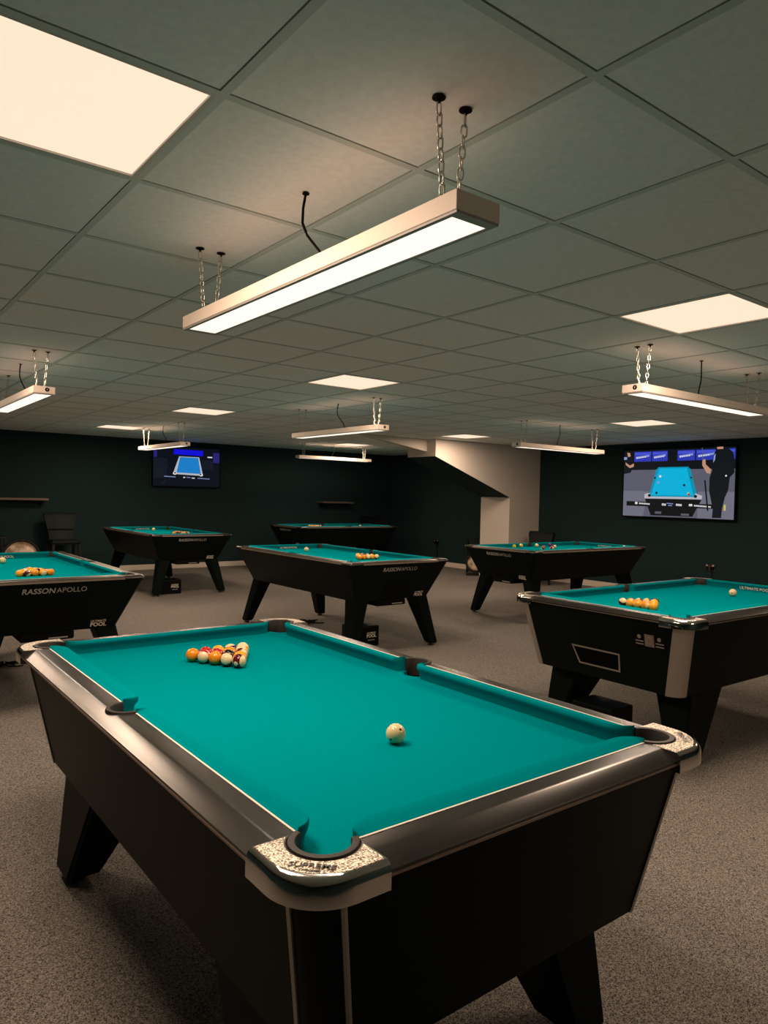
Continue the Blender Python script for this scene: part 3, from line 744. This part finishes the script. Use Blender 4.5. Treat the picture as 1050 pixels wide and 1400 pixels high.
sh += [(S['cloth2'], [(.325, .265), (.625, .265), (.70, .70), (.255, .70)]), (S['cloth'], [(.35, .285), (.60, .285), (.665, .68), (.275, .68)]), (S['black'], R(.315, .335, .265, .29)), (S['black'], R(.615, .635, .265, .29)), (S['black'], R(.303, .318, .41, .435)), (S['black'], R(.632, .647, .41, .435)),
       (S['chrome'], [(.215, .665), (.265, .645), (.275, .70), (.67, .70), (.68, .645), (.74, .68), (.735, .73), (.215, .73)]), (S['black'], disc(.262, .685, .014, 1.6)), (S['black'], disc(.682, .69, .014, 1.6)),
       (S['black'], [(.22, .735), (.735, .735), (.66, .98), (.28, .98)]), (S['grey'], R(.32, .38, .92, .955)), (S['grey'], R(.56, .63, .94, .97))]
for u, v_, c in ((.36, .40, 'white'), (.345, .49, 'pale'), (.58, .53, 'navy'), (.33, .645, 'navy'), (.62, .65, 'yellow'), (.625, .665, 'red')): sh.append((S[c], disc(u, v_, .011, 1.7)))
sh += [(S['black'], [(.04, .775), (.28, .785), (.28, .85), (.04, .845)]), (S['dark'], [(.28, .77), (.62, .78), (.62, .86), (.28, .85)]), (S['black'], [(.62, .79), (.86, .80), (.86, .86), (.62, .855)])]
def dashes(u, v_, n, w_, h_, m_): return [(m_, R(u+k*w_*1.35, u+k*w_*1.35+w_, v_+.0012*k, v_+h_+.0012*k)) for k in range(n)]
sh += [(S['white'], R(.125, .15, .785, .82))]+dashes(.165, .795, 8, .010, .022, S['white'])+dashes(.385, .80, 3, .010, .03, S['white'])+dashes(.43, .79, 5, .009, .014, S['pale'])+dashes(.445, .82, 3, .009, .014, S['pale'])+dashes(.515, .80, 4, .010, .03, S['white'])+[(S['white'], R(.63, .66, .80, .83))]+dashes(.675, .81, 12, .009, .022, S['white'])
sh += [(S['shirt'], [(.83, 0), (.93, 0), (.985, .08), (1.0, .20), (1.0, .36), (.965, .42), (.955, .60), (.93, .70), (.91, .86), (.905, .985), (.83, .985), (.835, .86), (.80, .62), (.80, .42), (.82, .33), (.81, .25), (.83, .10), (.845, .04)]),
       (S['skin'], [(.735, .17), (.76, .165), (.765, .24), (.81, .31), (.805, .37), (.775, .36), (.735, .25)]), (S['skin'], R(.855, .905, .0, .03)), (S['pale'], [(.83, .12), (.845, .09), (.84, .18), (.825, .22)]), (S['black'], [(.755, .46), (.768, .46), (.80, .89), (.787, .89)]), (S['grey'], [(.728, 0), (.734, 0), (.742, .18), (.736, .18)]), (S['white'], disc(.935, .40, .008, 1.6)), (S['yellow'], R(.925, .94, .80, .88))]
television('television', (XR, 5.172, 1.205), (0, -1, 0), 1.78, 1.030, 'large wall television showing a bright blue pool table and a player in black', sh)
sh = [(S['lnavy'], R(0, 1, 0, 1)), (S['lspeck'], R(.0, .2, .3, .8)), (S['lspeck'], R(.72, .9, .3, .55)), (S['lblue'], [(.30, .055), (.74, .06), (.74, .20), (.29, .185)]), (S['lviolet'], R(.90, 1, .10, .36)), (S['lviolet'], R(0, .05, .10, .28)), (S['white'], R(.81, .885, .205, .235)),
      (S['chrome'], [(.375, .235), (.68, .235), (.745, .715), (.285, .69)]), (S['lcloth'], [(.39, .25), (.665, .25), (.71, .665), (.34, .65)]), (S['white'], disc(.315, .67, .028, 1.4)), (S['white'], disc(.715, .69, .028, 1.4)), (S['black'], disc(.318, .66, .014, 1.5)), (S['black'], disc(.706, .68, .014, 1.5)),
      (S['black'], [(.22, .72), (.82, .735), (.82, .80), (.22, .785)])]
sh += dashes(.16, .745, 9, .014, .022, S['pale'])+dashes(.44, .755, 2, .012, .03, S['white'])+dashes(.49, .755, 4, .012, .02, S['pale'])+dashes(.57, .765, 3, .012, .028, S['white'])+dashes(.66, .77, 10, .014, .02, S['pale'])
for k in range(8): sh.append((S['lspeck'], disc(random.uniform(.03, .22), random.uniform(.35, .95), .02, 1.6)))
television('television', (3.885, YB, 1.520), (1, 0, 0), 1.27, .715, 'small dark television on the back wall showing a blue pool table', sh)

# ------------------------------------------------------------------ shelves, chairs, small things
def shelf(x0, x1, z, label):
    t = empty('wall_shelf', (x0, YB, z)); tag(t, label, 'shelf', 'wall shelves')
    MB().box(0, x1-x0, -.22, 0, -.035, 0).build('board', M['shelf'], t, bevel=.003)
    for x in (.08, x1-x0-.10): MB().loft([[(x+d, 0, -.035), (x+d, -.16, -.035), (x+d, 0, -.13)] for d in (0, .012)]).build('bracket', M['matte_black'], t)
shelf(.90, 2.12, 1.262, 'brown wooden wall shelf cut by the left edge, above the chairs')
shelf(7.42, 8.20, 1.285, 'short brown wall shelf above the far corner table')

def bar_chair(x, y, rz, label, seat=.60, top=1.03, w_=.47):
    t = empty('high_chair', (x, y, 0), rz); tag(t, label, 'chair', 'dark padded chairs')
    MB().box(-w_/2, w_/2, -.22, .20, seat-.07, seat).build('seat', M['leather'], t, bevel=.025, seg=3)
    rings = []
    for z, hw_, yy in ((seat-.02, w_/2-.055, .19), (seat+.10, w_/2-.045, .215), (top-.14, w_/2-.005, .245), (top-.05, w_/2+.015, .258), (top-.015, w_/2+.008, .262), (top, w_/2-.02, .262)):
        rings.append([(-hw_, yy-.045, z), (-hw_*.5, yy-.02, z), (0, yy-.012, z), (hw_*.5, yy-.02, z), (hw_, yy-.045, z), (hw_, yy+.01, z), (0, yy+.045, z), (-hw_, yy+.01, z)])
    MB().loft(rings).build('backrest', M['leather'], t, smooth=.5)
    MB().tube([(-w_/2+.04, .173, seat+.16), (0, .194, seat+.165), (w_/2-.04, .173, seat+.16)], .007, 6).build('backrest_seam', M['matte_black'], t)
    for sx in (-1, 1):
        for sy, yy in ((-1, -.19), (1, .17)):
            MB().loft([[(sx*(w_/2-.04)+dx*.9+sx*.02, yy+dy*.9+sy*.02, 0) for dx, dy in ((-.016, -.016), (.016, -.016), (.016, .016), (-.016, .016))],
                       [(sx*(w_/2-.04)+dx, yy+dy, seat-.06) for dx, dy in ((-.02, -.02), (.02, -.02), (.02, .02), (-.02, .02))]]).build('leg', M['dark_wood'], t)
    for yy in (-.20,): MB().box(-w_/2+.03, w_/2-.03, yy-.01, yy+.01, .20, .225).build('footrest', M['dark_wood'], t)
bar_chair(2.285, 10.76, 0, 'dark padded chair standing against the back wall, left of the small television')
bar_chair(8.675, 10.80, 0, 'dim padded chair in the far corner behind the far table', .52, .985, .47)
bar_chair(8.62, 6.42, R90, 'dark padded chair beside the stair enclosure, behind its table', .46, .885, .50)

def tub_chair(x, y, rz, label, top=.64, rad=.27):
    t = empty('tub_chair', (x, y, 0), rz); tag(t, label, 'chair', 'round beige seats')
    # upright round shell: dark hoop with a beige disc cushion in it, on a low base
    zc_ = top-rad; n = 32
    prof = [(rad, -.09), (rad, .09), (rad-.012, .10), (rad-.026, .09), (rad-.030, -.05), (rad-.02, -.09)]
    rings = [[(r_*cos(a), yy, zc_+r_*sin(a)) for r_, yy in prof] for a in [2*pi*k/n for k in range(n+1)]]
    MB().loft(rings, True, False).build('shell', M['dark_wood'], t, smooth=.6)
    rr = []
    for yy, q in ((.06, .2), (.06, .9), (.0, .985), (-.04, .96), (-.065, .80), (-.078, .45), (-.08, .02)):
        rr.append([(q*(rad-.03)*cos(2*pi*k/n), yy, zc_+q*(rad-.03)*sin(2*pi*k/n)) for k in range(n)])
    MB().loft(rr).build('cushion', M['cushion'], t, smooth=.8)
    MB().box(-.17, .17, -.085, .085, 0, .035).box(-.04, .04, -.05, .05, .03, zc_-rad+.03).build('base', M['dark_wood'], t, bevel=.006)
tub_chair(1.615, 10.50, -.18, 'round dark rimmed seat with a beige marbled face, beside the chair at the left', .640, .275)
def side_table(x, y, w_, d, h, label):
    t = empty('side_table', (x, y, 0)); tag(t, label, 'table', 'low dark side tables')
    MB().box(-w_/2, w_/2, -d/2, d/2, h-.03, h).build('top', M['dark_wood'], t, bevel=.003)
    for sx in (-1, 1):
        for sy in (-1, 1): MB().box(sx*(w_/2-.02)-.016, sx*(w_/2-.02)+.016, sy*(d/2-.02)-.016, sy*(d/2-.02)+.016, 0, h-.03).build('leg', M['dark_wood'], t)
    for sy in (-1, 1): MB().box(-w_/2+.036, w_/2-.036, sy*(d/2-.02)-.01, sy*(d/2-.02)+.01, .02, .045).build('stretcher', M['dark_wood'], t)
side_table(1.27, 10.96, .40, .36, .660, 'low dark side table cut by the left edge')
side_table(9.16, 8.16, .38, .38, .645, 'low dark side table behind the stair enclosure post')
tub_chair(8.74, 7.86, -.75, 'round beige marbled seat in front of the dark side table by the stair enclosure', .42, .185)

def socket(loc, xdir, label, m_plate, plug):
    t = empty('wall_socket', loc); tag(t, label, 'socket', 'wall sockets')
    X = Vector(xdir); N = X.cross(Vector((0, 0, 1)))
    def bx_(u0, u1, z0, z1, d0, d1, nm, mt, par=t):
        return MB().loft([[X*u+Vector((0, 0, z))+N*d for u, z in ((u0, z0), (u1, z0), (u1, z1), (u0, z1))] for d in (d0, d1)]).build(nm, mt, par, bevel=.002)
    pl = bx_(-.075, .075, -.045, .045, 0, .010, 'plate', m_plate)
    for u in (-.045, .045): bx_(u-.008, u+.008, .018, .036, .009, .015, 'switch', M['lamp_body'], pl)
    for u in (-.04, .04): bx_(u-.018, u+.018, -.032, .006, .0095, .0115, 'outlet', M['matte_black'], pl)
    if plug:
        pg = bx_(.018, .066, -.036, .012, .0116, .05, 'plug', M['matte_black'])
        MB().tube([X*.042+N*.04+Vector((0, 0, -.036)), X*.044+N*.03+Vector((0, 0, -.15)), X*.046+N*.012+Vector((0, 0, -.35))], .005, 6).build('lead', M['matte_black'], pg)
socket((XR, 3.745, .500), (0, -1, 0), 'silver double wall socket with a plug under the large television', M['chrome'], True)
socket((XR, 9.68, .490), (0, -1, 0), 'dark wall socket on the shadowed wall left of the stair enclosure', M['leather'], True)

def floor_box(x, y, rz, label, words=True):
    t = empty('cash_box', (x, y, 0), rz); tag(t, label, 'box', 'black boxes under the tables')
    MB().box(-.14, .14, -.11, .11, 0, .195).build('body', M['leather'], t, bevel=.004)
    MB().box(-.13, .13, -.116, -.108, .012, .183).build('front_panel', M['matte_black'], t, bevel=.002)
    if words:
        mm = frame((.045, -.1165, .105), (1, 0, 0), (0, 0, 1))
        text('box_lettering', 'ULTIMATE', .022, M['logo_white'], t, mm @ Matrix.Translation((0, .024, 0)), .0004, .0005)
        text('box_lettering', 'POOL', .042, M['logo_white'], t, mm @ Matrix.Translation((0, -.004, 0)), .0004, .0015)
        MB().box(.005, .085, -.1168, -.1158, .060, .066).build('box_rule', M['logo'], t)
floor_box(3.29, 3.93, 0, 'black box with white lettering on the floor under the middle table')
floor_box(3.04, 8.16, 0, 'black box with white lettering under the table below the small television')
floor_box(3.02, 1.03, R90, 'plain black box on the floor under the coin slot table', False)

def cable(x, y, label, seed):
    rnd = random.Random(seed); pts = []
    for k in range(70):
        a = k*.62; r_ = .05+.05*sin(k*.37+seed)
        pts.append((x-.14+.28*k/69+r_*cos(a)*.8, y+r_*sin(a), .012+.035*(.5+.5*sin(k*.9+seed))*sin(pi*k/69)))
    o = MB().tube(pts, .006, 6).build('loose_cable', M['matte_black'], smooth=True)
    tag(o, label, 'cable', 'tangled cables on the carpet')
cable(3.44, 5.15, 'small tangle of black cable on the carpet under the middle table', 1)
cable(.34, 4.72, 'small tangle of black cable on the carpet under the left table', 2)
